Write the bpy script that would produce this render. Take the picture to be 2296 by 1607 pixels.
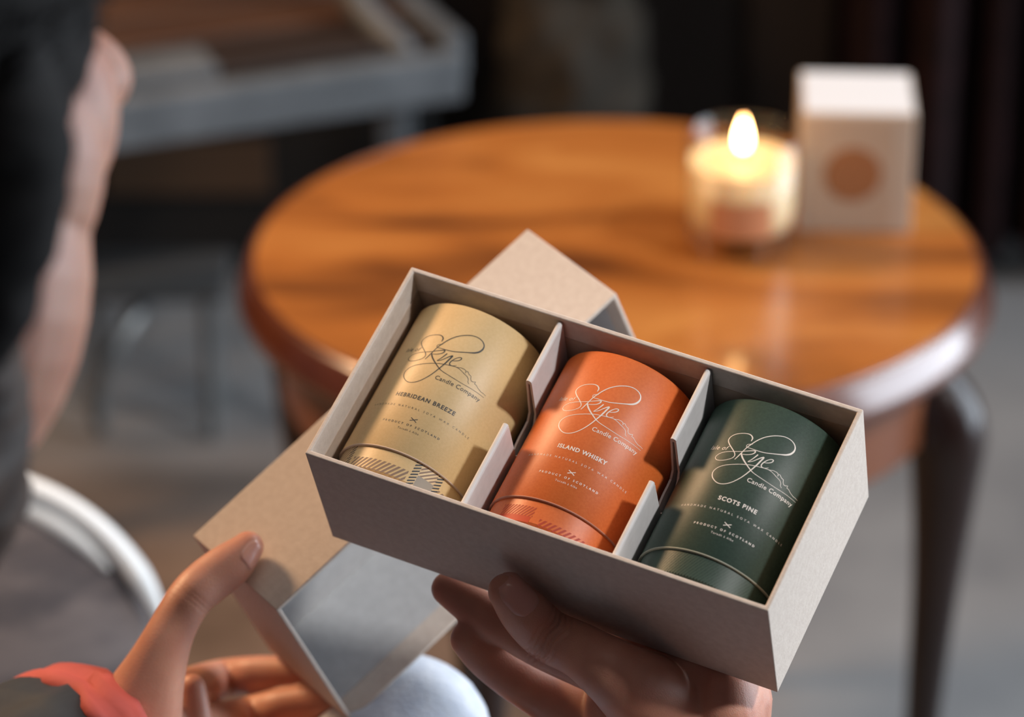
import bpy, bmesh, math, random
import numpy as np
from mathutils import Vector, Matrix, noise
random.seed(7); rng = np.random.default_rng(7)
for o in list(bpy.data.objects): bpy.data.objects.remove(o)
sc = bpy.context.scene; COL = sc.collection
D = math.radians

# ------------------------------------------------------------ camera, light, exposure
PITCH = D(25.4); CAMZ = 1.42; FPX = 7200.0; PCX, PCY = 1148.0, 803.5
cs, sn = math.cos(PITCH), math.sin(PITCH)
CAMR = Matrix(((1, 0, 0), (0, -sn, cs), (0, -cs, -sn)))          # camera (right, down, forward) -> world
CAMO = Vector((0, 0, CAMZ))
cd = bpy.data.cameras.new('camera'); cam = bpy.data.objects.new('camera', cd); COL.objects.link(cam)
cam.location = CAMO; cam.rotation_euler = (math.pi/2 - PITCH, 0, 0)
cd.sensor_width = 36; cd.lens = FPX/2296*36; cd.clip_start = 0.05; cd.clip_end = 50
cd.dof.use_dof = True; cd.dof.focus_distance = 1.272; cd.dof.aperture_fstop = 6.0
sc.camera = cam
sc.view_settings.view_transform = 'Standard'; sc.view_settings.look = 'None'
sc.view_settings.gamma = 1; sc.view_settings.exposure = 0.0
sc.cycles.use_denoising = True
sc.cycles.max_bounces = 8
sc.cycles.sample_clamp_indirect = 4

w = bpy.data.worlds.new('world'); sc.world = w; w.use_nodes = True
w.node_tree.nodes['Background'].inputs[0].default_value = (0.62, 0.72, 0.9, 1)
w.node_tree.nodes['Background'].inputs[1].default_value = 0.055

def area(name, loc, target, sx, sy, power, color, spread=180):
    l = bpy.data.lights.new(name, 'AREA'); l.shape = 'RECTANGLE'; l.size = sx; l.size_y = sy
    l.energy = power; l.color = color; l.spread = D(spread)
    o = bpy.data.objects.new(name, l); COL.objects.link(o); o.location = loc
    d = Vector(target) - Vector(loc); o.rotation_euler = d.to_track_quat('-Z', 'Y').to_euler(); return o
BOXC = (0.05, 1.25, 0.83)
sl = bpy.data.lights.new('sun_shaft', 'SPOT'); sl.energy = 560; sl.color = (1.0, 0.97, 0.95); sl.spot_size = D(21); sl.spot_blend = .35; sl.shadow_soft_size = .2
so_ = bpy.data.objects.new('sun_shaft', sl); COL.objects.link(so_); so_.location = (2.75, -0.05, 3.75)
so_.rotation_euler = (Vector((.22, 1.68, .66))-so_.location).to_track_quat('-Z', 'Y').to_euler()
area('window_light_right', (2.7, 2.2, 1.0), (0.1, 1.7, 0.75), 2.3, 1.8, 88, (0.78, 0.89, 1.0))
area('window_light_back', (1.7, 3.0, 2.3), (0.2, 1.9, 0.5), 1.0, 0.9, 36, (0.88, 0.93, 1.0))
area('overhead_fill', (0.1, 1.4, 2.9), (0.1, 1.4, 0), 2.0, 2.0, 9, (1.0, 0.9, 0.8))  # added soft fill from above to lift the shadows, no actual fitting
area('warm_lamp_left', (-1.35, 2.2, 1.9), (-0.1, 1.3, 0.8), 0.4, 0.4, 44, (1.0, 0.62, 0.34))

# ------------------------------------------------------------ helpers
def CP(px, py, d):
    return CAMO + CAMR @ Vector(((px-PCX)/FPX*d, (py-PCY)/FPX*d, d))
def ray(px, py): return CAMR @ Vector(((px-PCX)/FPX, (py-PCY)/FPX, 1.0))
def TZ(px, py, z):
    r = ray(px, py); return CAMO + r*((z-CAMZ)/r.z)
BR = Matrix(((0.897806, 0.422892, -0.122907), (0.289758, -0.777415, -0.558271), (-0.331638, 0.465605, -0.820504)))
BT = Vector((-0.0826967, 0.0376378, 1.2806117))
LR = Matrix(((0.713682, 0.272960, -0.645097), (-0.662197, 0.563164, -0.494309), (0.228369, 0.779961, 0.582674)))
LT = Vector((-0.0995585, 0.1062713, 1.3558106))
def rigid(R, T):
    M = (CAMR @ R).to_4x4(); M.translation = CAMO + CAMR @ T; return M
MB, ML = rigid(BR, BT), rigid(LR, LT)
MBi, MLi = MB.inverted(), ML.inverted()
def on_plane(px, py, Mi, M, axis, val):
    o = Mi @ CAMO; d = Mi.to_3x3() @ ray(px, py)
    return M @ (o + d*((val-o[axis])/d[axis]))
BW, BL, BH = 0.200, 0.0972, 0.0651

def node_mat(name):
    m = bpy.data.materials.new(name); m.use_nodes = True
    return m, m.node_tree, m.node_tree.nodes, m.node_tree.links, m.node_tree.nodes['Principled BSDF']
def srgb(r, g, b):
    f = lambda c: (c/255/12.92 if c/255 <= .04045 else ((c/255+.055)/1.055)**2.4)
    return (f(r), f(g), f(b), 1)
def mat(name, c1, rough=.5, c2=None, scale=40, detail=4, bump=0, bscale=None, metal=0, spec=.5, stretch=(1, 1, 1),
        sss=0, coat=0, sheen=0, lo=.35, hi=.65, bdist=.001, coatr=.1):
    m, nt, N, Lk, P = node_mat(name)
    P.inputs['Base Color'].default_value = c1; P.inputs['Roughness'].default_value = rough
    P.inputs['Metallic'].default_value = metal; P.inputs['Specular IOR Level'].default_value = spec
    if coat: P.inputs['Coat Weight'].default_value = coat; P.inputs['Coat Roughness'].default_value = coatr
    if sheen: P.inputs['Sheen Weight'].default_value = sheen
    if sss:
        P.inputs['Subsurface Weight'].default_value = sss
        P.inputs['Subsurface Radius'].default_value = (1, .35, .2); P.inputs['Subsurface Scale'].default_value = .006
    tc = N.new('ShaderNodeTexCoord'); mp = N.new('ShaderNodeMapping'); mp.inputs['Scale'].default_value = stretch
    Lk.new(tc.outputs['Object'], mp.inputs[0])
    if c2:
        n = N.new('ShaderNodeTexNoise'); n.inputs['Scale'].default_value = scale; n.inputs['Detail'].default_value = detail
        Lk.new(mp.outputs[0], n.inputs['Vector'])
        r = N.new('ShaderNodeValToRGB'); r.color_ramp.elements[0].position = lo; r.color_ramp.elements[1].position = hi
        r.color_ramp.elements[0].color = c1; r.color_ramp.elements[1].color = c2
        Lk.new(n.outputs['Fac'], r.inputs[0]); Lk.new(r.outputs[0], P.inputs['Base Color'])
    if bump:
        n = N.new('ShaderNodeTexNoise'); n.inputs['Scale'].default_value = bscale or scale*4; n.inputs['Detail'].default_value = 6
        Lk.new(mp.outputs[0], n.inputs['Vector'])
        b = N.new('ShaderNodeBump'); b.inputs['Strength'].default_value = bump; b.inputs['Distance'].default_value = bdist
        Lk.new(n.outputs['Fac'], b.inputs['Height']); Lk.new(b.outputs[0], P.inputs['Normal'])
    return m

class MBd:
    """collects shapes of one mesh"""
    def __init__(s): s.v = []; s.f = []
    def add(s, vs, fs):
        k = len(s.v); s.v += [tuple(v) for v in vs]; s.f += [tuple(i+k for i in f) for f in fs]; return s
    def box(s, a, b, M=None):
        (x0, y0, z0), (x1, y1, z1) = a, b
        vs = [Vector(p) for p in ((x0,y0,z0),(x1,y0,z0),(x1,y1,z0),(x0,y1,z0),(x0,y0,z1),(x1,y0,z1),(x1,y1,z1),(x0,y1,z1))]
        if M: vs = [M @ v for v in vs]
        return s.add(vs, [(0,3,2,1),(4,5,6,7),(0,1,5,4),(1,2,6,5),(2,3,7,6),(3,0,4,7)])
    def lathe(s, prof, n=64, M=None, close=False):
        vs = []; fs = []
        for r, z in prof:
            for i in range(n):
                a = 2*math.pi*i/n; vs.append(Vector((r*math.cos(a), r*math.sin(a), z)))
        m = len(prof)
        for j in range(m-1 if not close else m):
            j2 = (j+1) % m
            for i in range(n):
                i2 = (i+1) % n; fs.append((j*n+i, j*n+i2, j2*n+i2, j2*n+i))
        if not close:
            if prof[0][0] > 1e-6: fs.append(tuple(range(n-1, -1, -1)))
            if prof[-1][0] > 1e-6: fs.append(tuple((m-1)*n+i for i in range(n)))
        if M: vs = [M @ v for v in vs]
        return s.add(vs, fs)
    def sweep(s, pts, rad, n=16, up=(0, 0, 1), cap=True, smooth=True, sub=8):
        """tube with round ends through pts; rad = r or (ra, rb): rb along up"""
        P, Rr = dense(pts, rad, sub) if smooth else ([Vector(p) for p in pts], [((r, r) if not hasattr(r, '__len__') else r) for r in rad])
        up = Vector(up); rings = []
        m = len(P)
        T = [(P[min(i+1, m-1)]-P[max(i-1, 0)]).normalized() for i in range(m)]
        def ring(c, t, ra, rb):
            x = t.cross(up)
            if x.length < 1e-4: x = t.orthogonal()
            x.normalize(); y = x.cross(t).normalized()
            return [c + x*ra*math.cos(2*math.pi*k/n) + y*rb*math.sin(2*math.pi*k/n) for k in range(n)]
        if cap:
            for k in range(1, 6):
                a = math.pi/2*k/6; r = (Rr[0][0]+Rr[0][1])/2
                rings.append(ring(P[0]-T[0]*r*math.cos(a), T[0], Rr[0][0]*math.sin(a), Rr[0][1]*math.sin(a)))
        for i in range(m): rings.append(ring(P[i], T[i], *Rr[i]))
        if cap:
            for k in range(5, 0, -1):
                a = math.pi/2*k/6; r = (Rr[-1][0]+Rr[-1][1])/2
                rings.append(ring(P[-1]+T[-1]*r*math.cos(a), T[-1], Rr[-1][0]*math.sin(a), Rr[-1][1]*math.sin(a)))
        vs = [v for r in rings for v in r]; fs = []
        for j in range(len(rings)-1):
            for i in range(n):
                i2 = (i+1) % n; fs.append((j*n+i, j*n+i2, (j+1)*n+i2, (j+1)*n+i))
        fs.append(tuple(range(n-1, -1, -1))); fs.append(tuple((len(rings)-1)*n+i for i in range(n)))
        return s.add(vs, fs)
    def ell(s, c, r, M=None, n=24, m=14):
        vs = []; fs = []; c = Vector(c); R = M or Matrix.Identity(3)
        for j in range(1, m):
            a = math.pi*j/m
            for i in range(n):
                b = 2*math.pi*i/n
                vs.append(c + R @ Vector((r[0]*math.sin(a)*math.cos(b), r[1]*math.sin(a)*math.sin(b), r[2]*math.cos(a))))
        vs.append(c + R @ Vector((0, 0, r[2]))); vs.append(c - R @ Vector((0, 0, r[2])))
        for j in range(m-2):
            for i in range(n):
                i2 = (i+1) % n; fs.append((j*n+i, (j+1)*n+i, (j+1)*n+i2, j*n+i2))
        t = len(vs)-2
        for i in range(n):
            i2 = (i+1) % n; fs.append((t, i, i2)); fs.append((t+1, (m-2)*n+i2, (m-2)*n+i))
        return s.add(vs, fs)
    def build(s, name, m, parent=None, smooth=False, bevel=0, seg=2, fix=True, M=None):
        me = bpy.data.meshes.new(name); me.from_pydata(s.v, [], s.f); me.validate()
        if fix:
            bm = bmesh.new(); bm.from_mesh(me); bmesh.ops.recalc_face_normals(bm, faces=bm.faces); bm.to_mesh(me); bm.free()
        me.materials.append(m); o = bpy.data.objects.new(name, me); COL.objects.link(o)
        if parent is not None: o.parent = parent
        if M is not None: o.matrix_world = M
        if smooth: me.polygons.foreach_set('use_smooth', [True]*len(me.polygons))
        if bevel:
            b = o.modifiers.new('bevel', 'BEVEL'); b.width = bevel; b.segments = seg; b.limit_method = 'ANGLE'; b.angle_limit = D(35)
            wn = o.modifiers.new('wn', 'WEIGHTED_NORMAL'); me.polygons.foreach_set('use_smooth', [True]*len(me.polygons))
        return o
def dense(pts, rad, sub=8):
    P = [Vector(p) for p in pts]; R = [((r, r) if not hasattr(r, '__len__') else tuple(r)) for r in rad]
    Po, Ro = [], []
    n = len(P)
    for i in range(n-1):
        p0, p1, p2, p3 = P[max(i-1, 0)], P[i], P[i+1], P[min(i+2, n-1)]
        r0, r1, r2, r3 = R[max(i-1, 0)], R[i], R[i+1], R[min(i+2, n-1)]
        for k in range(sub):
            t = k/sub
            h = lambda a, b, c, d: .5*((2*b)+(c-a)*t+(2*a-5*b+4*c-d)*t*t+(3*b-a-3*c+d)*t**3)
            Po.append(Vector([h(p0[q], p1[q], p2[q], p3[q]) for q in range(len(p1))])); Ro.append(tuple(max(h(r0[q], r1[q], r2[q], r3[q]), 1e-5) for q in (0, 1)))
    Po.append(P[-1]); Ro.append(R[-1]); return Po, Ro
def thing(name, label, cat, M=None, loc=None, group=None):
    o = bpy.data.objects.new(name, None); COL.objects.link(o); o.empty_display_size = .02
    if M is not None: o.matrix_world = M
    if loc is not None: o.location = loc
    o['label'] = label; o['category'] = cat
    if group: o['group'] = group
    return o
def tag(o, label, cat, group=None):
    o['label'] = label; o['category'] = cat
    if group: o['group'] = group
    return o
def struct(o): o['kind'] = 'structure'; return o
def put(o, parent):
    """parent keeping world geometry (mesh given in world space)"""
    bpy.context.view_layer.update()
    o.parent = parent; o.matrix_parent_inverse = parent.matrix_world.inverted(); return o
def remeshed(mb, name, m, voxel, smooth=6, fac=.5, parent=None, fn=None):
    o = mb.build(name+'_src', m)
    r = o.modifiers.new('r', 'REMESH'); r.mode = 'VOXEL'; r.voxel_size = voxel
    s = o.modifiers.new('s', 'SMOOTH'); s.factor = fac; s.iterations = smooth
    dg = bpy.context.evaluated_depsgraph_get(); me = bpy.data.meshes.new_from_object(o.evaluated_get(dg))
    bpy.data.objects.remove(o)
    if fn: fn(me)
    me.polygons.foreach_set('use_smooth', [True]*len(me.polygons))
    me.materials.clear(); me.materials.append(m); me.name = name
    o = bpy.data.objects.new(name, me); COL.objects.link(o)
    if parent is not None: put(o, parent)
    return o

# ------------------------------------------------------------ materials
PAPER = mat('uncoated_greige_paper', srgb(202, 190, 180), .75, srgb(210, 199, 189), 300, 5, .25, 900, bdist=.0006, spec=.25)
LINER = mat('pale_grey_liner_paper', srgb(186, 188, 190), .7, srgb(194, 196, 198), 250, 5, .15, 900, bdist=.0004, spec=.25)
TRAYLIN = mat('tan_liner_paper', srgb(176, 158, 142), .75, srgb(184, 166, 150), 250, 5, .15, 900, bdist=.0004, spec=.25)
CARD = mat('white_grey_card', srgb(216, 214, 214), .6, srgb(222, 220, 220), 200, 5, .1, 900, bdist=.0003, spec=.3)
CARDEDGE = mat('brown_card_edge', srgb(170, 135, 105), .8)
def tube_mat(name, c, c2, rough=.42, spec=.5):
    return mat(name, c, rough, c2, 900, 3, .14, 4200, spec=spec, bdist=.0004, lo=.3, hi=.7)
YEL = tube_mat('yellow_paper', srgb(208, 178, 128), srgb(214, 185, 136))
ORG = tube_mat('orange_paper', srgb(206, 100, 40), srgb(214, 110, 50))
GRN = tube_mat('green_paper', srgb(44, 62, 54), srgb(52, 72, 62), .42, .34)
INKD = mat('dark_grey_ink', srgb(52, 54, 56), .5)
INKW = mat('white_ink', srgb(228, 222, 216), .45)
# ------------------------------------------------------------ room
FLOOR = mat('worn_concrete', srgb(98, 97, 97), .6, srgb(124, 118, 112), 3.0, 6, .4, 60, lo=.3, hi=.75, bdist=.003)
# worn brown patch on the left of the concrete
def floor_mat():
    m, nt, N, Lk, P = node_mat('concrete_floor_with_brown_patch')
    tc = N.new('ShaderNodeTexCoord')
    n = N.new('ShaderNodeTexNoise'); n.inputs['Scale'].default_value = 5; n.inputs['Detail'].default_value = 7
    Lk.new(tc.outputs['Object'], n.inputs['Vector'])
    r = N.new('ShaderNodeValToRGB'); r.color_ramp.elements[0].position = .3; r.color_ramp.elements[1].position = .75
    r.color_ramp.elements[0].color = srgb(102, 103, 105); r.color_ramp.elements[1].color = srgb(130, 130, 130)
    Lk.new(n.outputs['Fac'], r.inputs[0])
    r2 = N.new('ShaderNodeValToRGB'); r2.color_ramp.elements[0].position = .35; r2.color_ramp.elements[1].position = .7
    r2.color_ramp.elements[0].color = srgb(90, 72, 58); r2.color_ramp.elements[1].color = srgb(132, 110, 94)
    n2 = N.new('ShaderNodeTexNoise'); n2.inputs['Scale'].default_value = 9; n2.inputs['Detail'].default_value = 5
    Lk.new(tc.outputs['Object'], n2.inputs['Vector']); Lk.new(n2.outputs['Fac'], r2.inputs[0])
    # mask: near and left part of the floor
    sep = N.new('ShaderNodeSeparateXYZ'); Lk.new(tc.outputs['Object'], sep.inputs[0])
    mx = N.new('ShaderNodeMapRange'); mx.inputs['From Min'].default_value = .25; mx.inputs['From Max'].default_value = -.05
    Lk.new(sep.outputs[0], mx.inputs[0])
    my = N.new('ShaderNodeMapRange'); my.inputs['From Min'].default_value = 2.9; my.inputs['From Max'].default_value = 2.55
    Lk.new(sep.outputs[1], my.inputs[0])
    mu = N.new('ShaderNodeMath'); mu.operation = 'MULTIPLY'; Lk.new(mx.outputs[0], mu.inputs[0]); Lk.new(my.outputs[0], mu.inputs[1])
    mix = N.new('ShaderNodeMix'); mix.data_type = 'RGBA'
    Lk.new(mu.outputs[0], mix.inputs[0]); Lk.new(r.outputs[0], mix.inputs[6]); Lk.new(r2.outputs[0], mix.inputs[7])
    Lk.new(mix.outputs[2], P.inputs['Base Color']); P.inputs['Roughness'].default_value = .65
    b = N.new('ShaderNodeBump'); b.inputs['Strength'].default_value = .3; b.inputs['Distance'].default_value = .004
    Lk.new(n.outputs['Fac'], b.inputs['Height']); Lk.new(b.outputs[0], P.inputs['Normal'])
    return m
struct(MBd().box((-4, -1.5, -.1), (4, 3.5, 0)).build('floor', floor_mat()))
WALLM = mat('dark_brown_boards', srgb(34, 26, 22), .7, srgb(52, 40, 32), 6, 4, .3, 30, stretch=(1, 1, .15))
wb = MBd().box((-4, 3.36, 0), (4, 3.5, 2.6))
x = -3.9
while x < 3.9:
    wb.box((x, 3.335, .0), (x+.115, 3.36, 2.6)); x += .13
struct(wb.build('wall_back', WALLM, bevel=.004))
struct(MBd().box((-4, 3.318, 0), (4, 3.335, .05)).build('baseboard_back', mat('black_skirting', srgb(24, 20, 18), .5), bevel=.004))

# dark red brown curtain at the right, its folds hanging to the floor
cv = []; cf = []; nx, nz = 320, 8
for k, (yo) in enumerate((0, .006)):
    for j in range(nz+1):
        for i in range(nx+1):
            X = .33+1.0*i/nx; t = i/nx*2*math.pi*15
            Y = 3.20+.034*math.sin(t)+.012*math.sin(t*.37+1)+yo
            cv.append((X+.008*math.cos(t), Y, .03+2.2*j/nz))
def gi(k, i, j): return k*(nx+1)*(nz+1)+j*(nx+1)+i
for j in range(nz):
    for i in range(nx):
        cf.append((gi(0,i,j), gi(0,i+1,j), gi(0,i+1,j+1), gi(0,i,j+1))); cf.append((gi(1,i,j), gi(1,i,j+1), gi(1,i+1,j+1), gi(1,i+1,j)))
c_ = MBd().add(cv, cf).build('curtain', mat('dark_red_brown_cloth', srgb(38, 22, 23), .95, srgb(28, 17, 17), 20, spec=.15), smooth=True)
tag(c_, 'dark red-brown curtain hanging in folds behind the carton and table', 'curtain')

# rough stone block against the wall, upper centre
sb = MBd().ell((0, 0, .34), (.075, .055, .12)).ell((.015, -.01, .20), (.085, .06, .14)).ell((-.01, .0, .085), (.10, .065, .095))
def rough(me):
    co = np.zeros(len(me.vertices)*3); me.vertices.foreach_get('co', co); co = co.reshape(-1, 3)
    no = np.zeros_like(co.ravel()); me.vertices.foreach_get('normal', no); no = no.reshape(-1, 3)
    d = np.array([noise.fractal(Vector(c)*14, 1, 2, 4) for c in co])
    co = co + no*d[:, None]*.018; me.vertices.foreach_set('co', co.ravel()); me.update()
st = remeshed(sb, 'stone_block', mat('grey_brown_stone', srgb(66, 58, 48), .9, srgb(44, 38, 30), 14, 6, .5, 60), .008, 3, fn=rough)
st.location = (.05, 3.255, .002)
tag(st, 'rough grey-brown upright stone standing on the floor against the dark wall', 'stone')

# ------------------------------------------------------------ grey chair, upper left
GREY = mat('worn_grey_paint', srgb(96, 100, 104), .55, srgb(78, 82, 86), 20, 5, .2, 80)
BRN = mat('brown_slat_wood', srgb(92, 62, 42), .5, srgb(70, 46, 32), 10, 5, .2, 60, stretch=(.2, 1, 1))
ch = thing('garden_chair', 'grey painted wooden chair with slatted seat, behind the table at upper left', 'chair', loc=(-.22, 2.8, 0))
def beam(mb, a, b, wd, th, up=(0, 0, 1)):
    a, b = Vector(a), Vector(b); t = (b-a).normalized(); x = t.cross(Vector(up)).normalized(); y = x.cross(t)
    L = (b-a).length; M = Matrix((t, x, y)).transposed().to_4x4(); M.translation = a
    return mb.box((0, -wd/2, -th/2), (L, wd/2, th/2), M)
A = TZ(1032, 130, .42); B = TZ(180, 250, .42)
sd = (B-A); sd.z = 0; sd.normalize()                       # along the front rail
bk = Vector((0, 0, 1)).cross(sd); bk = -bk if bk.y < 0 else bk
A0 = A.copy(); B0 = A0 + sd*.50
def seat_pt(a, b, z): return A0 + sd*a + bk*b + Vector((0, 0, z-.42))
put(beam(MBd(), seat_pt(0, 0, .405), seat_pt(.50, 0, .405), .022, .045).build('front_rail', GREY, bevel=.003), ch)
put(beam(MBd(), seat_pt(0, .01, .418), seat_pt(0, .42, .418), .022, .04).build('side_rail', GREY, bevel=.003), ch)
put(beam(MBd(), seat_pt(.50, .01, .40), seat_pt(.50, .42, .40), .022, .04).build('side_rail', GREY, bevel=.003), ch)
for k in range(5):
    b0 = .055+.078*k
    put(beam(MBd(), seat_pt(.012 if k else .22, b0, .428), seat_pt(.49, b0, .428), .062, .014).build('seat_slat', GREY if k in (0,) else BRN, bevel=.002), ch)
for a_, b_ in ((.06, .0), (.46, .0), (-.10, .41), (.50, .41)):
    top = .40 if b_ < .2 else .80
    put(beam(MBd(), seat_pt(a_, b_+.018, 0), seat_pt(a_, b_+.018, top), .024, .024, up=(1, 0, 0)).build('leg', GREY, bevel=.003), ch)
# curved arm support rising from the right end of the seat
arm = [seat_pt(.045, .03, .425), seat_pt(.065, .10, .455), seat_pt(.055, .16, .50), seat_pt(.03, .17, .58), seat_pt(.03, .12, .63)]
put(MBd().sweep(arm, [.013]*5, 12).build('arm_support', GREY, smooth=True), ch)
put(beam(MBd(), seat_pt(.03, -.02, .645), seat_pt(.03, .43, .645), .05, .02).build('armrest', GREY, bevel=.004), ch)
for k in range(3):
    put(beam(MBd(), seat_pt(.05, .435, .52+.12*k), seat_pt(.47, .435, .52+.12*k), .014, .07).build('back_slat', GREY, bevel=.002), ch)

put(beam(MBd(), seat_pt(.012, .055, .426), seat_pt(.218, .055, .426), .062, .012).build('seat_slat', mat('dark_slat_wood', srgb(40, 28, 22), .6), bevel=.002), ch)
# black block as painted shade below the chair, and a grey bent metal stool beside it
BLK = mat('matt_black', srgb(12, 11, 11), .8)
cr = thing('under_chair_shade', 'low black block standing in for the shade under the grey chair, with a brown front panel', 'box', loc=(-.32, 3.25, 0))
put(MBd().box((-.62, 3.20, .0), (-.085, 3.31, .30)).build('case', BLK, bevel=.004), cr)
put(MBd().box((-.438, 3.193, .098), (-.258, 3.2, .160)).build('front_panel', mat('brown_panel', srgb(72, 54, 38), .6, srgb(56, 42, 30), 8, 4, stretch=(.2, 1, 1)), bevel=.002), cr)

stl = thing('footstool', 'low grey metal footstool with a bent pale leg on the floor, left of the table', 'stool', loc=(-.35, 2.45, 0))
STM = mat('brushed_grey_metal', srgb(128, 132, 134), .35, srgb(110, 114, 116), 30, metal=.6)
def fl(px, py, z): return TZ(px, py, z)
bent = [fl(400, 600, .16), fl(350, 650, .15), fl(285, 740, .125), fl(232, 830, .09), fl(214, 900, .05), fl(228, 965, .012)]
put(MBd().sweep(bent, [.0075, .008, .009, .009, .0085, .007], 14).build('leg', STM, smooth=True), stl)
c0, c1 = fl(140, 650, .17), fl(505, 650, .17); c2 = c1+Vector((0, .10, 0)); c3 = c0+Vector((0, .10, 0))
tp = MBd(); tp.add([c0, c1, c2, c3] + [p-Vector((0, 0, .014)) for p in (c0, c1, c2, c3)], [(0,1,2,3),(7,6,5,4),(0,4,5,1),(1,5,6,2),(2,6,7,3),(3,7,4,0)])
put(tp.build('top', mat('dark_grey_steel', srgb(62, 64, 66), .6), bevel=.004), stl)
for q in (c1+Vector((-.02, .02, 0)), c2+Vector((-.02, -.02, 0)), c3+Vector((.02, -.02, 0))):
    put(MBd().sweep([q-Vector((0, 0, .012)), Vector((q.x, q.y, .008))], [.007, .007], 10, up=(1, 0, 0)).build('leg', STM, smooth=True), stl)

# ------------------------------------------------------------ tweed shell chair with a white frame, lower left
TWC = mat('grey_brown_tweed_cloth', srgb(112, 104, 104), .9, srgb(78, 74, 78), 16, 4, .5, 220, sheen=.3, stretch=(1, 1, 3), lo=.4, hi=.6)
WHT = mat('white_enamel', srgb(226, 230, 232), .35)
def SP(px, py, d=1.95): return CP(px, py, d)
SC = SP(-100, 1560)
lc = thing('shell_chair', 'grey-brown tweed chair with a curved white frame, behind the hand with the lid', 'chair', loc=(SC.x, SC.y, 0))
ux, uy = Vector((1, 0, 0)), CAMR @ Vector((0, -1, 0)); uz = ux.cross(uy)
RC = Matrix((ux, uy, uz)).transposed()
bm2 = MBd().ell(SC, (.128, .128, .035), RC, 48, 20)
put(bm2.build('backrest', TWC, smooth=True), lc)
put(MBd().ell(SC+Vector((-.02, -.16, -.03)), (.15, .15, .04), None, 48, 16).build('seat', TWC, smooth=True), lc)
def arc(r, a0_, a1_, n_=14): return [SC + ux*r*math.cos(D(a0_+(a1_-a0_)*i/n_)) + uy*r*math.sin(D(a0_+(a1_-a0_)*i/n_)) + uz*.012 for i in range(n_+1)]
put(MBd().sweep(arc(.1345, 150, 16, 24), [.0075]*22+[.006, .004, .002], 14, up=uz).build('frame', WHT, smooth=True), lc)
put(MBd().sweep(arc(.122, 78, 40, 10)[0:11], [.002+.0045*math.sin(math.pi*i/10) for i in range(11)], 12, up=uz).build('inner_frame', WHT, smooth=True), lc)
put(MBd().lathe([(.16, 0), (.16, .01), (.02, .025), (.018, SC.z-.11), (.03, SC.z-.08), (0, SC.z-.08)], 40, Matrix.Translation((SC.x-.02, SC.y-.10, 0))).build('pedestal', WHT, smooth=True), lc)

# ------------------------------------------------------------ round wooden table
TC = Vector((.074, 2.118, 0)); TR = .2676; TT = .50
def table_top_mat(name, gloss=.3):
    m, nt, N, Lk, P = node_mat(name)
    tc = N.new('ShaderNodeTexCoord'); mp = N.new('ShaderNodeMapping'); mp.inputs['Scale'].default_value = (1.7, 4.6, 1); mp.inputs['Rotation'].default_value = (0, 0, D(14))
    Lk.new(tc.outputs['Object'], mp.inputs[0])
    n = N.new('ShaderNodeTexNoise'); n.inputs['Scale'].default_value = 2.4; n.inputs['Detail'].default_value = 5; n.inputs['Distortion'].default_value = .8
    Lk.new(mp.outputs[0], n.inputs['Vector'])
    r = N.new('ShaderNodeValToRGB'); e = r.color_ramp.elements
    e[0].position = .32; e[0].color = srgb(94, 52, 24); e[1].position = .70; e[1].color = srgb(182, 122, 62)
    k = e.new(.50); k.color = srgb(158, 95, 42)
    Lk.new(n.outputs['Fac'], r.inputs[0])
    n2 = N.new('ShaderNodeTexNoise'); n2.inputs['Scale'].default_value = 7; n2.inputs['Detail'].default_value = 2
    Lk.new(tc.outputs['Object'], n2.inputs['Vector'])
    r2 = N.new('ShaderNodeValToRGB'); r2.color_ramp.elements[0].position = .27; r2.color_ramp.elements[1].position = .36
    r2.color_ramp.elements[0].color = (.45, .40, .42, 1); r2.color_ramp.elements[1].color = (1, 1, 1, 1)
    Lk.new(n2.outputs['Fac'], r2.inputs[0])
    mix = N.new('ShaderNodeMix'); mix.data_type = 'RGBA'; mix.blend_type = 'MULTIPLY'; mix.inputs[0].default_value = 1
    Lk.new(r.outputs[0], mix.inputs[6]); Lk.new(r2.outputs[0], mix.inputs[7]); Lk.new(mix.outputs[2], P.inputs['Base Color'])
    P.inputs['Roughness'].default_value = gloss; P.inputs['Coat Weight'].default_value = .35; P.inputs['Coat Roughness'].default_value = .10
    return m
tb = thing('round_table', 'small round varnished wooden table with a thick polished rim', 'table', loc=TC)
top = MBd().lathe([(.0, TT-.006), (TR-.0085, TT-.006), (TR-.0085, TT), (0, TT)][::-1], 128)
top.build('tabletop', table_top_mat('orange_brown_varnished_wood'), tb, bevel=.001)
RIMW = mat('polished_dark_red_wood', srgb(104, 56, 36), .2, srgb(84, 42, 28), 8, 4, coat=1, coatr=.24)
RIMW.node_tree.nodes['Principled BSDF'].inputs['Coat IOR'].default_value = 1.65
rim = [(TR-.0205, TT-.03), (TR-.0205, TT-.0065), (TR-.0088, TT-.0062), (TR-.0086, TT-.0002), (TR-.006, TT-.0008), (TR-.003, TT-.0045), (TR, TT-.0115), (TR+.003, TT-.0190), (TR+.0045, TT-.0245), (TR+.003, TT-.0295), (TR-.004, TT-.032), (TR-.013, TT-.032)]
MBd().lathe(rim, 128, close=True).build('rim_moulding', RIMW, tb, smooth=True)
APW = mat('red_brown_wood', srgb(128, 76, 48), .35, srgb(104, 58, 38), 8, 4, coat=.3)
MBd().lathe([(.241, TT-.100), (.241, TT-.030), (.225, TT-.030), (.225, TT-.100)], 96, close=True).build('apron', APW, tb, bevel=.002)
LEGW = mat('dark_red_wood', srgb(40, 22, 17), .35, srgb(30, 17, 14), 8, 4, coat=.5, coatr=.12, spec=.25)
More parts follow.
